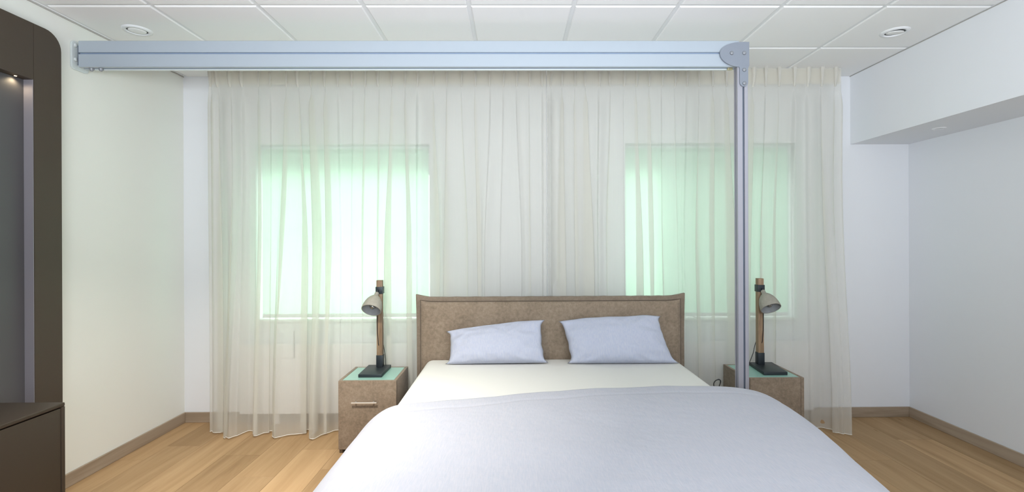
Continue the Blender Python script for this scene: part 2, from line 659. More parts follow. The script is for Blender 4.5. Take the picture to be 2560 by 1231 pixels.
# baseboards
def skirting(name, mat, x0, x1, y0, y1):
    m = MB()
    m.box(x0, x1, y0, y1, 0.0, 0.082, 0.003, 2)
    return struct(m.build(name, mat), None)


skirting('baseboard_left', M['skirt_y'], XL, XL + 0.014, YF, YB)
skirting('baseboard_back', M['skirt'], XL + 0.014, XRR - 0.014, YB - 0.014, YB)
skirting('baseboard_right', M['skirt_y'], XRR - 0.014, XRR, YF, YB)
# shadow-gap ceiling moulding along the side walls
m = MB()
m.box(XL, XL + 0.005, YF, YB, H - 0.009, H - 0.0035)
struct(m.build('trim_1', M['trim']))
m = MB()
m.box(XR - 0.004, XR, YF, YB, H - 0.007, H - 0.0035)
struct(m.build('trim_2', M['trim']))


# ------------------------------------------------------------------ windows
def make_window(name, W, zhead, mull):
    x0, x1, z0, z1 = W
    ya, yb = YB + 0.12, YB + 0.18
    m = MB()
    fw = 0.012
    m.box(x0, x0 + fw, ya, yb, z0, z1)
    m.box(x1 - fw, x1, ya, yb, z0, z1)
    m.box(x0 + fw, x1 - fw, ya, yb, z0, z0 + fw)
    m.box(x0 + fw, x1 - fw, ya, yb, z1 - fw, z1)
    m.box(x0 + fw, x1 - fw, ya, yb, zhead, zhead + 0.03)
    for xm in mull:
        m.box(xm - 0.02, xm + 0.02, ya, yb, z0 + fw, zhead)
    w = struct(m.build(name, M['frame']))
    xs = [x0 + fw] + sorted(mull) + [x1 - fw]
    for k, (a, c) in enumerate(zip(xs, xs[1:])):
        p = MB()
        p.box(a + (0.02 if k else 0), c - (0.02 if k < len(xs) - 2 else 0), ya + 0.025, ya + 0.035, z0 + fw, zhead)
        dimmed = name == 'window_2' and k == 1
        p.build('pane', M['pane_dim'] if dimmed else M['pane'], w)
    p = MB()
    p.box(x0 + fw, x1 - fw, ya + 0.025, ya + 0.035, zhead + 0.03, z1 - fw)
    p.build('dim_transom_pane', M['pane_head_dim'], w)
    s = MB()
    s.box(x0 + 0.002, x1 - 0.002, YB - 0.02, ya, z0, z0 + 0.018, 0.003)
    s.build('window_sill', M['frame'], w)
    return w


make_window('window_1', W1, 2.02, [])
make_window('window_2', W2, 2.02, [1.245])  # mullion added as the edge of the dimmed glass


def roller_blind(W, gl, gr, label, cord):
    x0, x1, z0, z1 = W
    t = thing('roller_blind', ((x0 + x1) / 2, YB + 0.06, z1 - 0.02), label, 'blind', 'roller blinds in the two windows')
    m = MB()
    m.tube([(x0 + 0.01, YB + 0.07, z1 - 0.055), (x1 - 0.01, YB + 0.07, z1 - 0.055)], 0.018, 16)
    m.build('roller_tube', M['white_metal'], t, smooth=True)
    m = MB()
    m.box(x0 + gl, x1 - gr, YB + 0.048, YB + 0.0495, z0 + 0.055, z1 - 0.030)
    m.build('blind_fabric', M['blind'], t)
    m = MB()
    m.box(x0 + gl, x1 - gr, YB + 0.040, YB + 0.058, z0 + 0.028, z0 + 0.058, 0.004)
    m.build('bottom_bar', M['white_metal'], t)
    m = MB()
    xc = x1 - 0.012
    m.tube([(xc, YB + 0.045, z1 - 0.05), (xc, YB + 0.045, z0 + 0.05)], 0.0022, 6)
    m.build('pull_chain', M['white_metal'], t, smooth=True)
    if cord:
        m = MB()
        pts = []
        for k in range(25):
            u = k / 24
            pts.append((1.375 + 0.12 * u, YB - 0.03 + 0.01 * math.sin(6 * u), z0 + 0.026 + 0.024 * math.sin(PI * u * 1.0) * (1 - 0.3 * u)))
        m.tube(pts, 0.005, 8)
        m.build('cord_end', M['white_metal'], t, smooth=True, )
    return t


roller_blind(W1, 0.028, 0.016, 'pale roller blind lowered in the left window behind the sheer curtain', False)
roller_blind(W2, 0.010, 0.045, 'pale roller blind lowered in the right window behind the sheer curtain', True)

# ------------------------------------------------------------------ low panel radiator along the back wall
rad = thing('panel_radiator', (0.12, 3.905, 0.09), 'long low white panel radiator with horizontal slats under the windows', 'radiator')
zs = [0.090, 0.204, 0.315, 0.426, 0.534, 0.645]
for za, zb in zip(zs, zs[1:]):
    m = MB()
    m.box(-2.175, 2.415, 3.860, 3.885, za + 0.0008, zb - 0.0008, 0.0018, 1)
    m.build('slat', M['radiator'], rad)
m = MB()
m.box(-2.165, 2.405, 3.885, 3.93, 0.10, 0.635)
m.build('radiator_body', M['radiator'], rad)
m = MB()
m.tube([(-1.737, 3.852, 0.54), (-1.737, 3.852, 0.752)], 0.004, 8)
m.build('valve_rod', M['screw'], rad, smooth=True)
for x in (-1.9, -0.6, 0.8, 2.2):
    m = MB()
    m.box(x - 0.02, x + 0.02, 3.89, 3.925, 0.0, 0.10)
    m.build('foot', M['radiator'], rad)

# ------------------------------------------------------------------ curtains
def curtain(xa, xb, pleats, low, drift, seed, label, amp_scale=1.0, stain=None):
    """pinch-pleated voile: pleat-size folds under the header that sway and melt into large folds at the hem.
    low = hem depth table (x, y); drift = sideways move of the hem (x at top -> shift)"""
    rn = random.Random(seed)
    t = thing('curtain', ((xa + xb) / 2, 3.745, 0.012), label, 'curtain', 'sheer curtains across the back wall')
    ZT, ZB, ZH = 2.7995, 0.012, 2.672
    Y0 = 3.748
    n = len(pleats)
    amp = [rn.uniform(0.55, 1.25) for _ in range(n + 2)]
    sway = [rn.uniform(-0.045, 0.045) for _ in range(n + 2)]
    keep = [rn.choice((0.25, 0.45, 0.9, 1.0)) for _ in range(n + 2)]
    edges = [xa] + pleats + [xb]

    wid = [rn.choice((0.005, 0.014, 0.022, 0.031, 0.040, 0.050)) for _ in range(n + 2)]    # cloth doubled back at each pleat
    for q in (0, 1, n, n + 1):
        sway[q] = wid[q] = 0.0
    sgn = [rn.choice((-1, 1)) for _ in range(n + 2)]
    SG = 0.10
    rnd_mid = [rn.uniform(-0.6, 1.3) for _ in range(n + 2)]

    def surf_c(c, v):
        """c = pleat coordinate (integer at a pleat), v = 0 top .. 1 hem"""
        k0 = int(max(0, min(n, math.floor(c))))
        f = c - k0
        x = edges[k0] + (edges[k0 + 1] - edges[k0]) * f
        z = ZT + (ZB - ZT) * v
        k = int(max(0, min(n + 1, round(c))))
        d = c - k
        below = max(0.0, (ZH - z) / (ZH - ZB))

        def env(q):
            return smoothstep(0.0, 0.07, below) * (1 - (1 - keep[q]) * smoothstep(0.15, 0.8, below))
        w = f * f * (3 - 2 * f)
        e0, e1 = env(k0), env(k0 + 1)
        sw = sway[k0] * (1 - w) + sway[k0 + 1] * w
        A = 0.022 * amp_scale
        # saw-tooth depth: each pleat throws the cloth from front to back
        ya = A * amp[k0] * sgn[k0] * e0
        yb = -A * amp[k0 + 1] * sgn[k0 + 1] * e1
        dy = ya * (1 - w) + yb * w
        mid = -0.010 * rnd_mid[k0] * (e0 + e1) * math.sin(PI * f) * amp[k0]
        ek = e0 if k == k0 else e1
        t_ = d / SG
        dy_k = A * amp[k] * sgn[k] * ek
        blend = math.exp(-(t_ * 0.8) ** 2)
        dy = dy * (1 - blend) + blend * dy_k * math.tanh(t_ * 1.6) + mid * (1 - blend)
        grow = (0.55 + 0.75 * smoothstep(0.05, 0.6, below))
        dx = -wid[k] * ek * grow * t_ * math.exp(-t_ * t_) * 1.9
        dx += sw * smoothstep(0.0, 0.5, below)
        dx += 0.010 * noise.noise(Vector((x * 3.1, z * 0.9, seed * 5.3))) * below * min(1.0, (x - xa) * 8, (xb - x) * 8)
        if z >= ZH - 0.001:
            dy += 0.005 * math.sin(PI * f)
        big = smoothstep(0.12, 1.0, below) ** 1.15
        yl = lerp_table(low, x)
        y = Y0 + dy + (yl - Y0) * big
        y += (0.014 * noise.noise(Vector((x * 9.0, z * 0.4, seed))) + 0.005 * noise.noise(Vector((x * 21.0, z * 0.5, seed + 3.0)))) * min(1.0, below * 3)
        X = x + dx + lerp_table(drift, x) * smoothstep(0.0, 1.0, below)
        y = min(y, 3.79)
        # pressed flat behind the furniture
        if z < 1.15 and -1.30 < X < 2.10:
            y = max(y, 3.722)
        return Vector((X, y, z))

    fine = [0.0, 0.022, 0.045, 0.068, 0.092, 0.118, 0.147, 0.18, 0.22, 0.27, 0.33, 0.41, 0.5]
    fine = fine + [1 - q for q in fine[-2:0:-1]]
    cs = [k + q for k in range(n + 1) for q in fine] + [n + 1.0]

    def surf(u, v):
        return surf_c(u * (n + 1), v)

    m = MB()
    nc = len(cs) - 1
    m.grid(lambda u, v: surf_c(cs[int(round(u * nc))], v), nc + 1, 72)
    cl = m.build('curtain_cloth', M['sheer'], t, smooth='all')
    # bottom hem with lead cord
    m = MB()
    m.tube([surf(i / 300, 1.0) + Vector((0, 0, 0.003)) for i in range(301)], 0.0020, 6)
    m.build('hem', M['hem'], t, smooth='all')
    if stain:
        cands = [(surf_c(k * 0.02, 0.983), k * 0.02) for k in range(int((n + 1) * 50))]
        c0 = min(cands, key=lambda q: abs(q[0].x - stain))[1]
        m = MB()
        q = bmesh.new()
        vs = []
        for k in range(10):
            a = 2 * PI * k / 10
            vs.append(q.verts.new(surf_c(c0 + 0.10 * math.cos(a) * (1 + 0.2 * math.sin(3 * a)), 0.983 + 0.0055 * math.sin(a)) + Vector((0, -0.0015, 0))))
        q.faces.new(vs)
        m.merge(q)
        m.build('stain_mark', M['stain'], t)['label'] = 'small brown stain near the hem'
    # buckram header tape behind the pleats
    m = MB()
    m.grid(lambda u, v: Vector((xa + (xb - xa) * u, Y0 + 0.012 + 0.003 * math.sin(40 * u), ZT - 0.002 - 0.118 * v)), 60, 4)
    m.build('header_tape', M['tape'], t, smooth='all')
    # one pinch pleat, then copies
    src = None
    for p in pleats:
        if src is None:
            m = MB()
            q = bmesh.new()
            def ring(z, wd, dp):
                return [q.verts.new((p + a * wd, Y0 - 0.002 - b2 * dp, z)) for a, b2 in
                        ((-0.4, 0.0), (-1, 0.55), (-0.75, 1.0), (0.0, 0.8), (0.75, 1.0), (1, 0.55), (0.4, 0.0))]
            rings = [ring(ZT, 0.012, 0.036), ring(ZT - 0.06, 0.009, 0.032), ring(ZH + 0.012, 0.005, 0.026), ring(ZH - 0.02, 0.0035, 0.014)]
            for a, c2 in zip(rings, rings[1:]):
                for k in range(6):
                    q.faces.new((a[k], a[k + 1], c2[k + 1], c2[k]))
            m.merge(q)
            src = m.build('pleat', M['pleat'], t, smooth='all')
            p0 = p
        else:
            c = share(src, (p - p0, 0, 0), t)
            ang = rn.uniform(-0.5, 0.5)
            # turn each pleat a little about its own foot
            base = Vector((p0 - world_loc(t).x, Y0 - world_loc(t).y, 0))
            R = Matrix.Rotation(ang, 4, 'Z')
            c.matrix_local = Matrix.Translation(Vector((p - p0, 0, 0)) + base) @ R @ Matrix.Translation(-base)
    return t


LOW_L = [(-2.335, 3.715), (-2.20, 3.715), (-2.165, 3.588), (-2.12, 3.575), (-2.08, 3.63), (-2.04, 3.715), (-2.005, 3.70),
         (-1.985, 3.635), (-1.955, 3.625), (-1.89, 3.70), (-1.81, 3.705), (-1.785, 3.60), (-1.75, 3.578), (-1.68, 3.66), (-1.62, 3.715),
         (-1.555, 3.715), (-1.535, 3.572), (-1.50, 3.568), (-1.45, 3.65), (-1.38, 3.72), (-1.20, 3.745), (-0.9, 3.735), (-0.74, 3.75),
         (-0.5, 3.735), (-0.3, 3.75), (0.0, 3.735), (0.3, 3.75)]
LOW_R = [(0.25, 3.745), (0.5, 3.735), (0.9, 3.75), (1.3, 3.72), (1.36, 3.76), (1.45, 3.73), (1.52, 3.76), (1.6, 3.745), (2.0, 3.745),
         (2.08, 3.715), (2.36, 3.70), (2.43, 3.60), (2.50, 3.568), (2.575, 3.562)]
PL = [-2.316, -2.261, -2.163, -2.074, -1.955, -1.863, -1.744, -1.645, -1.55, -1.443, -1.345, -1.231, -1.139, -1.028, -0.93, -0.828,
      -0.736, -0.612, -0.507, -0.395, -0.29, -0.17, -0.07, 0.03, 0.13, 0.232]
PR = [0.30, 0.385, 0.485, 0.567, 0.67, 0.762, 0.863, 0.96, 1.062, 1.16, 1.262, 1.356, 1.453, 1.559, 1.665, 1.765, 1.868, 1.971, 2.075,
      2.194, 2.297, 2.407, 2.513]
curtain(-2.338, 0.264, PL, LOW_L, [(-2.338, 0.02), (-1.5, 0.0), (0.264, 0.0)], 11,
        'left sheer curtain with pinch pleats hanging to the floor beside the cream wall')
curtain(0.269, 2.568, PR, LOW_R, [(0.269, 0.0), (0.5, 0.01), (1.6, 0.02), (2.3, -0.02), (2.568, -0.06)], 23,
        'right sheer curtain with pinch pleats, passing behind the grey post to the recess', stain=2.37)
m = MB()
m.box(-2.34, 2.565, 3.764, 3.776, 2.7978, 2.8010)
tag(m.build('curtain_track', M['white_metal']), 'slim white curtain track under the ceiling tiles above both curtains', 'curtain track')
# ------------------------------------------------------------------ lift frame: overhead rail, post, brackets
gan = thing('overhead_rail_frame', (1.412, 2.98, 0.0), 'white overhead lift rail carried by a grey aluminium post beside the bed', 'lift frame')
B0, B1, BY0, BY1 = -2.628, 1.395, 2.958, 3.015
ZT0, ZT1 = 2.526, 2.686


def rail_profile(h):
    """box section with a slot at mid height of its front face, outline in (y, z)"""
    zc = ZT0 + h * 0.52
    return [(BY0 + 0.003, ZT0), (BY0, ZT0 + 0.004), (BY0, zc - 0.006), (BY0 + 0.010, zc - 0.005), (BY0 + 0.010, zc + 0.005),
            (BY0, zc + 0.006), (BY0, ZT1 - 0.004), (BY0 + 0.003, ZT1), (BY1, ZT1), (BY1, ZT0), (BY1 - 0.018, ZT0), (BY1 - 0.018, ZT0 + 0.012),
            (BY0 + 0.022, ZT0 + 0.012), (BY0 + 0.022, ZT0)]


m = MB()
m.prism(rail_profile(ZT1 - ZT0), 'X', B0, B1)
m.build('rail', M['rail'], gan)
zc = ZT0 + (ZT1 - ZT0) * 0.52
m = MB()
m.box(B0 + 0.004, B1, BY0 + 0.0085, BY0 + 0.0105, zc - 0.0055, zc + 0.0055)
m.build('rail_groove', M['groove'], gan)
m = MB()
m.box(B0 + 0.06, B1 - 0.05, BY1 - 0.017, BY1 - 0.002, ZT0 - 0.006, ZT0 + 0.004, 0.001, 1)
m.build('track_lip', M['bracket'], gan)
m = MB()
m.box(B0 + 0.08, B1 - 0.03, BY0 + 0.024, BY1 - 0.020, ZT0 + 0.002, ZT0 + 0.006)
m.build('track_slot', M['groove'], gan)
# post: slotted extrusion
PX0, PX1, PY0, PY1 = 1.382, 1.447, 2.952, 3.000
pm = (PX0 + PX1) / 2 + 0.004
prof = [(PX0 + 0.002, PY0), (pm - 0.006, PY0), (pm - 0.006, PY0 + 0.010), (pm + 0.006, PY0 + 0.010), (pm + 0.006, PY0), (PX1 - 0.002, PY0),
        (PX1, PY0 + 0.002), (PX1, PY1), (PX0, PY1), (PX0, PY0 + 0.034), (PX0 + 0.008, PY0 + 0.034), (PX0 + 0.008, PY0 + 0.022), (PX0, PY0 + 0.022),
        (PX0, PY0 + 0.002)]
m = MB()
m.prism(prof, 'Z', 0.012, ZT1 - 0.02)
m.build('post', M['post'], gan)
m = MB()
m.box(pm - 0.0055, pm + 0.0055, PY0 + 0.0085, PY0 + 0.0105, 0.02, 2.40)
m.build('post_groove', M['groove_dark'], gan)
m = MB()
m.box(PX0 + 0.0065, PX0 + 0.0085, PY0 + 0.0225, PY0 + 0.0335, 0.02, 2.515)
m.build('post_groove', M['groove_dark'], gan)
m = MB()
m.box(1.33, 1.49, 2.90, 3.06, 0.0, 0.012, 0.003)
m.build('foot_plate', M['plate'], gan)
# corner plate with a half-ellipse head and a tongue down the post
pts = []
xt, xr, zc2, ztop = 1.272, 1.452, 2.604, 2.6725
for k in range(17):
    a = PI / 2 + (PI / 2) * k / 16
    pts.append((xr - 0.045 + (xr - 0.045 - xt) * math.cos(a), zc2 + (ztop - zc2) * math.sin(a)))
for k in range(1, 15):
    a = PI + (PI / 2) * k / 16
    pts.append((xr - 0.045 + (xr - 0.045 - xt) * math.cos(a), zc2 + 0.086 * math.sin(a)))
pts += [(1.388, 2.521), (1.393, 2.512)]
r = 0.026
for k in range(0, 13):
    a = PI + PI * k / 12
    pts.append((1.4190 + r * math.cos(a), 2.425 + r * math.sin(a)))
pts += [(1.4455, 2.512), (1.452, 2.530), (1.452, ztop)]
pts[0] = (pts[0][0], ztop)
m = MB()
m.prism(pts, 'Y', 2.944, 2.9515)
cp = m.build('corner_plate', M['plate'], gan)
cp['label'] = 'grey corner bracket with four screws'
for x, z in ((1.344, 2.604), (1.421, 2.604), (1.421, 2.501), (1.421, 2.419)):
    m = MB()
    m.lathe([(0.0, 0.0075), (0.006, 0.0068), (0.0105, 0.0042), (0.012, 0.0)], Matrix.Translation((x, 2.944, z)) @ Matrix.Rotation(PI / 2, 4, 'X'), 16)
    m.build('screw', M['screw'], cp, smooth='all')
# left wall bracket
m = MB()
pp = []
for (cy, cz, a0) in ((3.040, 2.665, 0), (2.965, 2.665, 90), (2.965, 2.535, 180), (3.040, 2.535, 270)):
    for k in range(5):
        a = math.radians(a0 + 90 * k / 4)
        pp.append((cy + 0.022 * math.cos(a), cz + 0.022 * math.sin(a)))
m.prism(pp, 'X', XL, XL + 0.012, 0.003)
wb = m.build('wall_bracket', M['bracket'], gan)
for z in (2.662, 2.576):
    m = MB()
    m.lathe([(0.0, 0.007), (0.010, 0.006), (0.014, 0.0)], Matrix.Translation((XL + 0.012, 2.968, z)) @ Matrix.Rotation(PI / 2, 4, 'Y'), 16)
    m.build('bolt_cap', M['bracket'], wb, smooth='all')
m = MB()
m.box(XL + 0.012, XL + 0.030, BY0 + 0.030, BY1 - 0.004, ZT0 + 0.008, ZT1 - 0.012)
m.build('end_block', M['bracket'], gan)
m = MB()
m.box(XL + 0.030, XL + 0.040, BY0 + 0.004, BY1 - 0.004, ZT0 + 0.012, ZT1 - 0.030)
m.build('end_gap', M['groove_dark'], gan)
for x, y, z in ((-2.573, 2.985, 2.5165), (-2.516, 2.985, 2.5165)):
    m = MB()
    m.lathe([(0.0, -0.012), (0.007, -0.011), (0.012, -0.003), (0.012, 0.008), (0, 0.008)], Matrix.Translation((x, y, z + 0.004)), 14)
    m.build('stop_knob', M['screw'], gan, smooth=True)
m = MB()
m.box(1.335, 1.365, 2.975, 2.992, 2.514, 2.527, 0.002)
m.build('end_stop', M['brass'], gan)

# ------------------------------------------------------------------ ceiling and soffit fittings
def vent(x, y, tilt, label):
    t = thing('ceiling_vent', (x, y, H - 0.003), label, 'vent', 'round ceiling vents')
    T = Matrix.Translation((x, y, H - 0.003))
    m = MB()
    m.lathe([(0.056, 0.001), (0.056, -0.006), (0.060, -0.010), (0.072, -0.008), (0.080, -0.003), (0.082, 0.0)], T, 40, cap=False)
    m.build('ring', M['white_metal'], t, smooth='all')
    m = MB()
    m.lathe([(0.0, -0.0006), (0.056, -0.0006), (0.056, 0.0005), (0.0, 0.0005)], T, 32)
    m.build('throat', M['black'], t)
    m = MB()
    m.lathe([(0.0, -0.011), (0.030, -0.0105), (0.044, -0.009), (0.048, -0.006), (0.048, -0.003), (0.0, -0.002)],
            T @ Matrix.Rotation(tilt, 4, 'X'), 36)
    m.build('valve_disc', M['tile'], t, smooth=True)
    return t


vent(-2.365, 3.077, 0.0, 'round white ceiling vent above the left end of the overhead rail')
vent(2.475, 3.10, 0.16, 'round white ceiling vent with a dark gap, near the right wall')
t = thing('soffit_spotlight', (3.011, 3.38, ZS), 'small white recessed spotlight in the soffit of the right recess', 'spotlight')
m = MB()
m.lathe([(0.026, -0.001), (0.028, -0.006), (0.038, -0.005), (0.042, 0.0)], Matrix.Translation((3.011, 3.38, ZS)), 32, cap=False)
m.build('ring', M['white_metal'], t, smooth='all')
m = MB()
m.lathe([(0.0, -0.0025), (0.026, -0.0025), (0.026, 0.0), (0.0, 0.0)], Matrix.Translation((3.011, 3.38, ZS)), 24)
m.build('lens', M['bracket'], t)

# ------------------------------------------------------------------ taupe wall unit with lit niche, and low cabinet (left foreground)
UX0, UX1 = XL, -2.607
ye, ys, ztp, zl = 2.823, 2.661, 2.657, 2.350
unit = thing('wall_unit', (UX0 + 0.03, 1.8, 0.0), 'tall dark taupe wall unit with a rounded corner and a lit niche', 'wall unit')
rr = 0.095
side = [(ys + 0.001, 0.0), (ye, 0.0), (ye, ztp - rr)]
for k in range(1, 9):
    a = (PI / 2) * k / 8
    side.append((ye - rr + rr * math.cos(a), ztp - rr + rr * math.sin(a)))
side.append((ys + 0.001, ztp))
m = MB()
m.prism(side, 'X', UX0, UX1)
m.build('side_panel', M['taupe'], unit)
m = MB()
m.box(UX0, UX1, 0.25, ys - 0.001, zl, ztp)
m.build('top_panel', M['taupe'], unit)
m = MB()
m.box(UX0, UX0 + 0.008, 0.25, ys - 0.001, 0.0, zl - 0.001)
m.build('niche_back', M['taupe_niche'], unit)
m = MB()
m.box(UX0 + 0.009, UX1 - 0.001, ys - 0.004, ys - 0.0012, 0.0, zl - 0.001)
m.build('edge_strip', M['strip'], unit)
m = MB()
m.lathe([(0.0, -0.002), (0.005, -0.002), (0.006, 0.0), (0.0, 0.0)], Matrix.Translation((UX0 + 0.024, 2.60, zl)), 16)
sp = m.build('niche_spot', M['led'], unit)
ld = bpy.data.lights.new('niche_spot_light', 'SPOT')
ld.energy = 0.55
ld.color = (1.0, 0.80, 0.50)
ld.spot_size = math.radians(150)
ld.spot_blend = 0.8
ld.shadow_soft_size = 0.012
lo = bpy.data.objects.new('niche_spot_light', ld)
COL.objects.link(lo)
lo.location = (UX0 + 0.024, 2.60, zl - 0.010)

CXF, CYE, CZ = -2.158, 2.350, 0.692
cab = thing('sideboard', ((XL - 2.158) / 2, 1.4, 0.0), 'low taupe sideboard with an inset door under the lit niche', 'cabinet')
m = MB()
m.box(UX1 + 0.004, CXF, 0.55, CYE, CZ - 0.018, CZ, 0.004, 3)
m.build('top_panel', M['taupe_low'], cab, smooth=True)
m = MB()
m.box(UX1 + 0.004, CXF, CYE - 0.018, CYE, 0.03, CZ - 0.0185, 0.003, 2)
m.build('end_panel', M['taupe_low'], cab, smooth=True)
m = MB()
m.box(UX1 + 0.004, CXF, 0.55, 0.568, 0.03, CZ - 0.0185, 0.003, 2)
m.build('end_panel', M['taupe_low'], cab, smooth=True)
m = MB()
m.box(UX1 + 0.004, CXF - 0.022, 0.57, CYE - 0.02, 0.03, CZ - 0.02)
m.build('carcass', M['gap'], cab)
for y0, y1 in ((1.462, CYE - 0.0225), (0.5725, 1.458)):
    m = MB()
    m.box(CXF - 0.020, CXF - 0.002, y0, y1, 0.04, CZ - 0.0235, 0.002, 2)
    m.build('door', M['taupe_low'], cab, smooth=True)
m = MB()
m.box(UX1 + 0.02, CXF - 0.05, 0.6, CYE - 0.04, 0.0, 0.03)
m.build('plinth', M['gap'], cab)

# ------------------------------------------------------------------ bed
bed = thing('bed', (0.28, 2.6, 0.0), 'double bed with a taupe velvet headboard in front of the sheer curtains', 'bed')
HX0, HX1 = -0.728, 1.294


def hb_top(x):
    d = min(x - HX0, HX1 - x)
    return 1.042 + 0.022 * max(0.0, 1 - d / 0.16) ** 2.2


def hb_side(z, s):
    return (HX0 if s < 0 else HX1) - s * 0.006 * (1 - smoothstep(0.9, 1.06, z)) 


# flange around the cushion
fl = [(hb_side(0.10, -1), 0.10), (hb_side(0.8, -1), 0.8), (hb_side(1.0, -1), 1.0), (HX0, hb_top(HX0))]
for k in range(1, 40):
    x = HX0 + (HX1 - HX0) * k / 40
    fl.append((x, hb_top(x) + 0.0012 * math.sin(k * 2.3)))
fl += [(HX1, hb_top(HX1)), (hb_side(1.0, 1), 1.0), (hb_side(0.8, 1), 0.8), (hb_side(0.1, 1), 0.10)]
m = MB()
m.prism(fl, 'Y', 3.622, 3.648, 0.006, 2)
hb = m.build('headboard', M['velvet_dark'], bed, smooth=True)
IX0, IX1 = -0.690, 1.256


def cushion(u, v):
    x = IX0 + (IX1 - IX0) * u
    zt = hb_top(x) - 0.036
    z = 0.12 + (zt - 0.12) * v
    d = min(x - IX0, IX1 - x, zt - z)
    e = max(0.0, min(1.0, d / 0.05))
    y = 3.622 - 0.028 * math.sqrt(1 - (1 - e) ** 2) + 0.002 * noise.noise(Vector((x * 3, z * 3, 1.0)))
    return Vector((x, y, z))


def dens(t):
    return 0.5 - 0.5 * math.cos(PI * t) * (0.55 + 0.45 * abs(math.cos(PI * t))) if True else t


m = MB()
m.grid(lambda u, v: cushion(dens(u), dens(v)), 90, 50)
m.build('cushion', M['velvet'], hb, smooth='all')
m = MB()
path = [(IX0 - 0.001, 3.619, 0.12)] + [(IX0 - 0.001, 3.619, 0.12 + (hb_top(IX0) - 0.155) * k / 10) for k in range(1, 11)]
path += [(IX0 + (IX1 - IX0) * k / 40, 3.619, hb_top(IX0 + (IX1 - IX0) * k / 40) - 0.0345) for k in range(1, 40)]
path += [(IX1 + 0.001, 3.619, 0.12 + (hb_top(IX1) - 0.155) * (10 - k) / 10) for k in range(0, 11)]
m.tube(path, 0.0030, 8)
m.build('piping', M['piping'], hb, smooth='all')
m = MB()
m.box(HX0 + 0.05, HX1 - 0.05, 3.648, 3.695, 0.0, 0.95, 0.01)
m.build('back_board', M['velvet_dark'], hb)
m = MB()
m.box(-0.63, 1.20, 1.50, 3.615, 0.09, 0.34, 0.015, 3)
m.build('base', M['velvet'], bed, smooth=True)
for x, y in ((-0.55, 1.58), (1.12, 1.58), (-0.55, 3.5), (1.12, 3.5)):
    m = MB()
    m.lathe([(0.022, 0.0), (0.028, 0.09)], Matrix.Translation((x, y, 0)), 16)
    m.build('leg', M['black'], bed, smooth=True)

MX0, MX1, MY0, MY1, MZ = -0.642, 1.212, 1.50, 3.590, 0.588
m = MB()
m.box(MX0, MX1, MY0, MY1, 0.342, MZ, 0.055, 6)
o = m.build('mattress', M['sheet'], None, smooth='all')
tag(o, 'thick mattress under a plain off-white fitted sheet on the bed', 'mattress')

# ------------------------------------------------------------------ duvet
def duvet_hem_y(x):
    return lerp_table([(-0.85, 2.42), (-0.60, 2.475), (-0.30, 2.535), (0.19, 2.607), (0.48, 2.655), (0.93, 2.69), (1.2, 2.685), (1.5, 2.64)], x)


PROF_R = [(0, 0), (0.10, 0.008), (0.19, 0.024), (0.26, 0.052), (0.305, 0.10), (0.325, 0.17), (0.333, 0.30), (0.335, 0.46)]
PROF_L = [(0, 0), (0.06, 0.012), (0.115, 0.038), (0.165, 0.078), (0.205, 0.130), (0.232, 0.195), (0.245, 0.30), (0.25, 0.45)]


def side_profile(s, left):
    """arc length past the flat top -> (outward, drop), along a smooth curve"""
    P = PROF_L if left else PROF_R
    acc = 0.0
    for i in range(len(P) - 1):
        a, b = P[i], P[i + 1]
        L = math.hypot(b[0] - a[0], b[1] - a[1])
        if s <= acc + L or i == len(P) - 2:
            t = min(1.0, (s - acc) / L)
            p0 = P[i - 1] if i > 0 else (2 * a[0] - b[0], 0.0)
            p3 = P[i + 2] if i + 2 < len(P) else (b[0], 2 * b[1] - a[1])
            r = []
            for k in (0, 1):
                c0, c1, c2, c3 = p0[k], a[k], b[k], p3[k]
                r.append(0.5 * (2 * c1 + (c2 - c0) * t + (2 * c0 - 5 * c1 + 4 * c2 - c3) * t * t + (3 * c1 - c0 - 3 * c2 + c3) * t ** 3))
            return r[0], r[1]
        acc += L


DL, DR = 0.52, 0.66          # cloth hanging past each flat edge
EL, ER = -0.555, 1.150
FOOT = 1.50


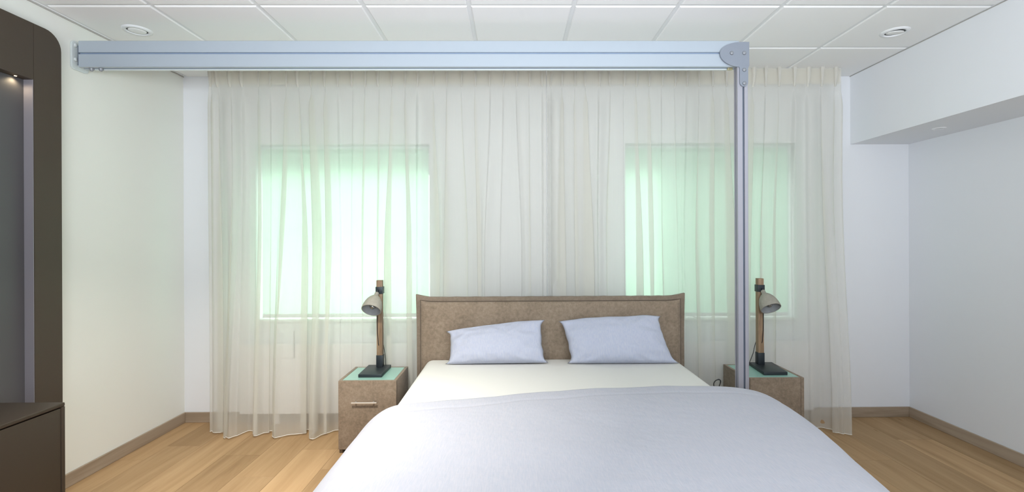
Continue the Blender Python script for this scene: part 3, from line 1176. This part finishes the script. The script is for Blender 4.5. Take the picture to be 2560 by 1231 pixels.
def duvet(u, v, lift=0.0):
    tot = DL + (ER - EL) + DR
    s = u * tot - DL
    if s < 0:
        o, drop = side_profile(-s, True)
        x = EL - o
    elif s > ER - EL:
        o, drop = side_profile(s - (ER - EL), False)
        x = ER + o
    else:
        x, drop = EL + s, 0.0
    y1 = duvet_hem_y(x)
    L = y1 - FOOT + 0.50
    p = v * L
    y = y1 - p
    if s > ER - EL:
        x = ER + (x - ER) * (0.27 + 0.73 * smoothstep(1.15, 2.50, y))
    fd = 0.0
    if y < FOOT:
        e = FOOT - y
        R = 0.14
        a = min(e / R, 1.4)
        y = FOOT - R * math.sin(a) - max(0, e - R * 1.4) * math.cos(1.4)
        fd = R * (1 - math.cos(a)) + max(0, e - R * 1.4) * math.sin(1.4)
    top = MZ + 0.033 + 0.016 * smoothstep(EL, ER, x) + 0.010 * math.sin(PI * min(1, max(0, (x - EL) / (ER - EL))))
    # hem edge rounds down on to the sheet
    hem = 0.014 * (1 - math.sqrt(max(0.0, 1 - (1 - min(1.0, p / 0.035)) ** 2)))
    # stitched border seam a little below the hem
    seam = 0.004 * math.exp(-((p - 0.13) / 0.012) ** 2)
    w = 0.006 * noise.noise(Vector((x * 2.2, y * 2.6, 3.1))) + 0.003 * noise.noise(Vector((x * 6.5 + y * 2, y * 4.0, 9.7)))
    crease = 0.004 * noise.ridged_multi_fractal(Vector((x * 1.5 + 4, y * 5.5, 2.0)), 0.9, 2.0, 3, 0.8, 1.8) * 0.35
    z = top - drop * (1 - 0.0) - fd - hem - seam + w * (1 - 0.4 * min(1, drop / 0.2)) + crease - 0.0
    side = noise.noise(Vector((3.0 * y, z * 2.0, 1.7))) * 0.022 * smoothstep(0.08, 0.32, drop)
    x += side if s > 0 else -side
    return Vector((x, y, max(z, 0.035)))


m = MB()
m.grid(duvet, 190, 130)
dv = m.build('duvet', M['duvet'], None, smooth='all')
so = dv.modifiers.new('thickness', 'SOLIDIFY')
so.thickness = 0.022
so.offset = 0.0
tag(dv, 'large pale lavender grey duvet spread over the lower half of the bed', 'duvet')

# ------------------------------------------------------------------ pillows
def pillow(name, C, thick, seed, label):
    """C = corners BL, BR, TR, TL of the pillow's middle plane; flat flanged ends"""
    BL, BR, TR, TL = [Vector(c) for c in C]
    nrm = (BR - BL).cross(TL - BL).normalized()
    if nrm.y > 0:
        nrm = -nrm

    def mid(u, v):
        # edges bow inward between the corners
        uu = u
        bow_v = -0.050 * (1 - abs(2 * u - 1) ** 5.0) + 0.022
        bow_u = 0.050 * (1 - abs(2 * v - 1) ** 7.0) - 0.014
        vv = v + bow_v * (max(0.0, v - 0.5) * -2.0) + 0.018 * v * noise.noise(Vector((u * 6 + seed, v * 2, 4.4)))
        bow_u += 0.012 * noise.noise(Vector((v * 6 + seed, u * 2, 8.1)))
        uu = u + bow_u * (1 - 2 * u)
        return (BL * (1 - uu) + BR * uu) * (1 - vv) + (TL * (1 - uu) + TR * uu) * vv

    def prof(u, v):
        a = max(0.0, 1 - abs(2 * u - 1) ** 3.0)
        c = max(0.0, 1 - abs(2 * v - 1) ** 2.6)
        return (a * c) ** 0.5

    def wr(u, v, s):
        e = max(abs(2 * u - 1), abs(2 * v - 1))
        r1 = noise.ridged_multi_fractal(Vector((u * 4.0 + seed, v * 3.0, s)), 1.0, 2.0, 2, 0.9, 2.0)
        ang = math.atan2(v - 0.5, (u - 0.5) * 2.2)
        rad = math.hypot((u - 0.5) * 1.4, v - 0.5)
        crn = math.sin(ang * 17 + 2.5 * noise.noise(Vector((u * 3, v * 3, seed)))) * smoothstep(0.38, 0.62, rad)
        return (0.012 * noise.noise(Vector((u * 4 + seed, v * 3.0, s))) + 0.0045 * (r1 - 1.0) + 0.0045 * crn
                + 0.010 * e * noise.noise(Vector((u * 11, v * 8 + seed, s * 2))))

    q = bmesh.new()
    nu, nv = 64, 44
    front, back = {}, {}
    for j in range(nv):
        for i in range(nu):
            u, v = i / (nu - 1), j / (nv - 1)
            p = mid(u, v)
            h = prof(u, v)
            sag = 0.10 * (0.5 - v)      # fuller at the bottom
            f = p + nrm * (thick * h * (1 + sag * 5.0) + wr(u, v, 1.0) * smoothstep(0.05, 0.6, h))
            g = p - nrm * (thick * 0.75 * h)
            edge = i in (0, nu - 1) or j in (0, nv - 1)
            front[i, j] = q.verts.new(f)
            back[i, j] = front[i, j] if edge else q.verts.new(g)
    for j in range(nv - 1):
        for i in range(nu - 1):
            q.faces.new((front[i, j], front[i + 1, j], front[i + 1, j + 1], front[i, j + 1]))
            bq = (back[i, j + 1], back[i + 1, j + 1], back[i + 1, j], back[i, j])
            if len(set(bq)) == 4 and not all(a in front.values() for a in bq):
                q.faces.new(bq)
    bmesh.ops.recalc_face_normals(q, faces=q.faces[:])
    m = MB()
    m.merge(q)
    o = m.build(name, M['pillow'], None, smooth='all')
    return tag(o, label, 'pillow', 'pillows against the headboard')


pillow('pillow', [(-0.472, 3.405, 0.594), (0.240, 3.405, 0.599), (0.222, 3.548, 0.880), (-0.480, 3.530, 0.806)], 0.082, 2.0,
       'pale blue pillow with a drooping left corner, leaning on the left half of the headboard')
pillow('pillow', [(0.391, 3.400, 0.594), (1.158, 3.395, 0.592), (1.075, 3.545, 0.905), (0.337, 3.545, 0.872)], 0.082, 6.5,
       'pale blue pillow with crisp upper corners, leaning on the right half of the headboard')

# ------------------------------------------------------------------ nightstands
def nightstand(x0, label, handle):
    x1, y0, y1, zt = x0 + 0.401, 3.325, 3.700, 0.505
    t = thing('nightstand', ((x0 + x1) / 2, (y0 + y1) / 2, 0.0), label, 'nightstand', 'velvet nightstands beside the bed')
    w = 0.022
    ys_ = y0 + 0.022 if handle else y0
    for xa, xb in ((x0, x0 + w), (x1 - w, x1)):
        m = MB()
        m.box(xa, xb, ys_, y1, 0.0, zt, 0.004, 2)
        m.build('side_panel', M['velvet'], t, smooth=True)
    m = MB()
    m.box(x0 + w, x1 - w, y1 - 0.02, y1, 0.03, zt - 0.002, 0.003)
    m.build('back_panel', M['velvet'], t, smooth=True)
    m = MB()
    e_ = 0.0015 if handle else w + 0.001
    m.box(x0 + e_, x1 - e_, y0 + 0.0, y0 + 0.021, 0.032, zt - 0.001, 0.004, 2)
    dr = m.build('drawer', M['velvet'], t, smooth=True)
    m = MB()
    m.box(x0 + w, x1 - w, y0 + 0.03, y1 - 0.021, 0.045, zt - 0.02)
    m.build('carcass', M['velvet_dark'], t)
    m = MB()
    m.box(x0 + w + 0.001, x1 - w - 0.001, y0 + 0.026, y1 - 0.021, zt - 0.012, zt - 0.002, 0.001, 1)
    m.build('glass_top', M['glass_top'], t)['label'] = 'frosted green glass top'
    for x in (x0 + 0.045, x1 - 0.045):
        for y in (y0 + 0.06, y1 - 0.06):
            m = MB()
            m.box(x - 0.018, x + 0.018, y - 0.018, y + 0.018, 0.0, 0.046)
            m.build('foot', M['black'], t)
    if handle:
        hx0, hx1, hz = x0 + 0.099, x0 + 0.272, 0.360
        m = MB()
        m.box(hx0, hx1, y0 - 0.030, y0 - 0.022, hz - 0.0045, hz + 0.0045, 0.001, 1)
        m.box(hx0 + 0.022, hx0 + 0.030, y0 - 0.022, y0, hz - 0.004, hz + 0.004)
        m.box(hx1 - 0.030, hx1 - 0.022, y0 - 0.022, y0, hz - 0.004, hz + 0.004)
        m.build('handle', M['steel'], dr)['label'] = 'slim polished steel bar handle'
    return t


nightstand(-1.203, 'taupe velvet nightstand with a steel handle, left of the bed', True)
nightstand(1.612, 'taupe velvet nightstand behind the grey post, right of the bed', False)

# ------------------------------------------------------------------ bedside lamps
def lamp(px, base, s, neck, axis, label):
    """px post centre x; base = (x0 x1 y0 y1) of the foot plate; s = side the shade leans to"""
    zt = 0.5036
    py = 3.622
    t = thing('table_lamp', (px, py, zt), label, 'lamp', 'bedside lamps with concrete shades')
    m = MB()
    fx0, fx1, bx0, bx1, y0, y1 = base
    q = bmesh.new()
    lo_, hi_ = [], []
    for x, y in ((fx0, y0), (fx1, y0), (bx1, y1), (bx0, y1)):
        lo_.append(q.verts.new((x, y, zt)))
        hi_.append(q.verts.new((x, y, zt + 0.022)))
    q.faces.new(lo_[::-1])
    q.faces.new(hi_)
    for k in range(4):
        q.faces.new((lo_[k], lo_[(k + 1) % 4], hi_[(k + 1) % 4], hi_[k]))
    bmesh.ops.recalc_face_normals(q, faces=q.faces[:])
    bmesh.ops.bevel(q, geom=q.edges[:], offset=0.0025, segments=2, affect='EDGES', profile=0.5)
    m.merge(q)
    m.build('base', M['dark_metal'], t, smooth=True)
    hw = 0.021
    m = MB()
    m.box(px - hw - 0.003, px + hw + 0.003, py - hw - 0.003, py + hw + 0.003, zt + 0.022, 0.613, 0.0015, 2)
    m.build('socket_sleeve', M['dark_metal'], t, smooth=True)
    m = MB()
    m.box(px - hw, px + hw, py - hw, py + hw, zt + 0.05, 1.170, 0.0015, 2)
    m.build('post', M['post_wood'], t, smooth=True)
    m = MB()
    m.box(px - hw - 0.005, px + hw + 0.005, py - hw - 0.005, py + hw + 0.005, 1.070, 1.122, 0.0015, 2)
    m.build('clamp_collar', M['dark_metal'], t, smooth=True)
    # concrete bell shade turned about its own axis
    ax = Vector(axis).normalized()
    nk = Vector(neck)
    R = Vector((0, 0, 1)).rotation_difference(ax).to_matrix().to_4x4()
    T = Matrix.Translation(nk) @ R
    out = [(0.0, -0.004), (0.0130, -0.004), (0.0158, 0.0), (0.0158, 0.018), (0.0195, 0.025), (0.031, 0.036), (0.044, 0.051), (0.055, 0.070),
           (0.0630, 0.092), (0.0685, 0.118), (0.0712, 0.146), (0.0704, 0.150), (0.0662, 0.1495)]
    inn = [(0.0662, 0.1495), (0.0630, 0.120), (0.057, 0.095), (0.047, 0.074), (0.032, 0.060), (0.016, 0.054), (0.0, 0.053)]
    m = MB()
    m.lathe(out, T, 48, cap=False)
    sh = m.build('lamp_shade', M['concrete'], t, smooth='all')
    m = MB()
    m.lathe(inn, T, 48, cap=False)
    m.build('shade_lining', M['concrete_in'], sh, smooth='all')
    # stem from collar to the neck
    m = MB()
    st = Vector((px + s * 0.004, py - hw - 0.004, 1.094))
    m.tube([st, st + Vector((s * 0.004, -0.012, 0.0)), nk - ax * 0.012, nk], 0.0055, 10)
    m.build('swivel_stem', M['dark_metal'], t, smooth='all')
    m = MB()
    m.lathe([(0.0, 0.054), (0.014, 0.054), (0.014, 0.084), (0.011, 0.088), (0.0, 0.088)], T, 24)
    m.build('bulb_holder', M['brass'], sh, smooth=True)
    m = MB()
    prof = [(0.010, 0.086), (0.0115, 0.094)]
    for k in range(13):
        a = math.radians(35 + 145 * k / 12)
        prof.append((0.0225 * math.sin(a), 0.116 - 0.0225 * math.cos(a)))
    m.lathe(prof, T, 28, cap=False)
    bl = m.build('bulb', M['bulb'], t, smooth='all')
    m = MB()
    m.lathe([(0.0, 0.088), (0.005, 0.088), (0.0035, 0.112), (0.007, 0.118), (0.0, 0.122)], T, 12)
    m.build('filament_stem', M['steel'], bl, smooth=True)
    # flex down the post front, through a hole, out at the back
    yf = py - hw - 0.004
    m = MB()
    m.tube([nk - ax * 0.004, nk + Vector((s * -0.006, 0.012, -0.03)), (px + s * 0.014, yf, 0.97), (px + s * 0.015, yf, 0.86),
            (px + s * 0.013, yf, 0.78), (px + s * 0.007, yf + 0.002, 0.70), (px + s * 0.003, yf + 0.010, 0.672)], 0.0028, 8)
    m.build('flex', M['black'], t, smooth='all')
    yb_ = py + hw + 0.004
    m = MB()
    if s < 0:
        m.tube([(px + 0.018, yb_, 0.68), (px + 0.026, yb_ + 0.006, 0.62), (px + 0.032, yb_ + 0.008, 0.57), (px + 0.034, yb_ + 0.002, 0.528),
                (px + 0.036, yb_ - 0.005, 0.510)], 0.0026, 8)
    else:
        m.tube([(px - 0.012, yb_, 0.70), (px - 0.022, yb_ + 0.006, 0.66), (px - 0.034, yb_ + 0.008, 0.60), (px - 0.056, yb_ + 0.004, 0.55),
                (px - 0.075, yb_ - 0.002, 0.512), (px - 0.085, yb_, 0.510)], 0.0026, 8)
    m.build('flex', M['black'], t, smooth='all')
    return t


lamp(-0.994, (-1.090, -0.925, -1.095, -0.925, 3.405, 3.672), -1, (-1.006, 3.585, 1.076), (-0.09, -0.66, -0.74),
     'wooden post lamp with a tilted concrete shade on the left nightstand')
lamp(1.857, (1.768, 1.936, 1.797, 1.975, 3.393, 3.672), 1, (1.862, 3.585, 1.077), (0.07, -0.62, -0.78),
     'wooden post lamp with a tilted concrete shade on the right nightstand')

# ------------------------------------------------------------------ loose cable beside the right nightstand
m = MB()
pts = []
for k in range(41):
    a = 2 * PI * k / 40 * 1.5
    pts.append((1.505 + 0.020 * math.sin(a) + 0.012 * math.sin(2 * a + 0.6), 3.55 + 0.006 * math.cos(a * 0.7), 0.378 + 0.052 * math.cos(a)))
pts += [(1.522, 3.553, 0.350), (1.520, 3.555, 0.30), (1.525, 3.56, 0.20), (1.53, 3.565, 0.08), (1.535, 3.57, 0.006), (1.56, 3.60, 0.005), (1.575, 3.70, 0.005)]
m.tube(pts, 0.0034, 8)
tag(m.build('power_cable', M['black'], None, smooth='all'), 'black power cable tied in a loop between the bed and right nightstand', 'cable')
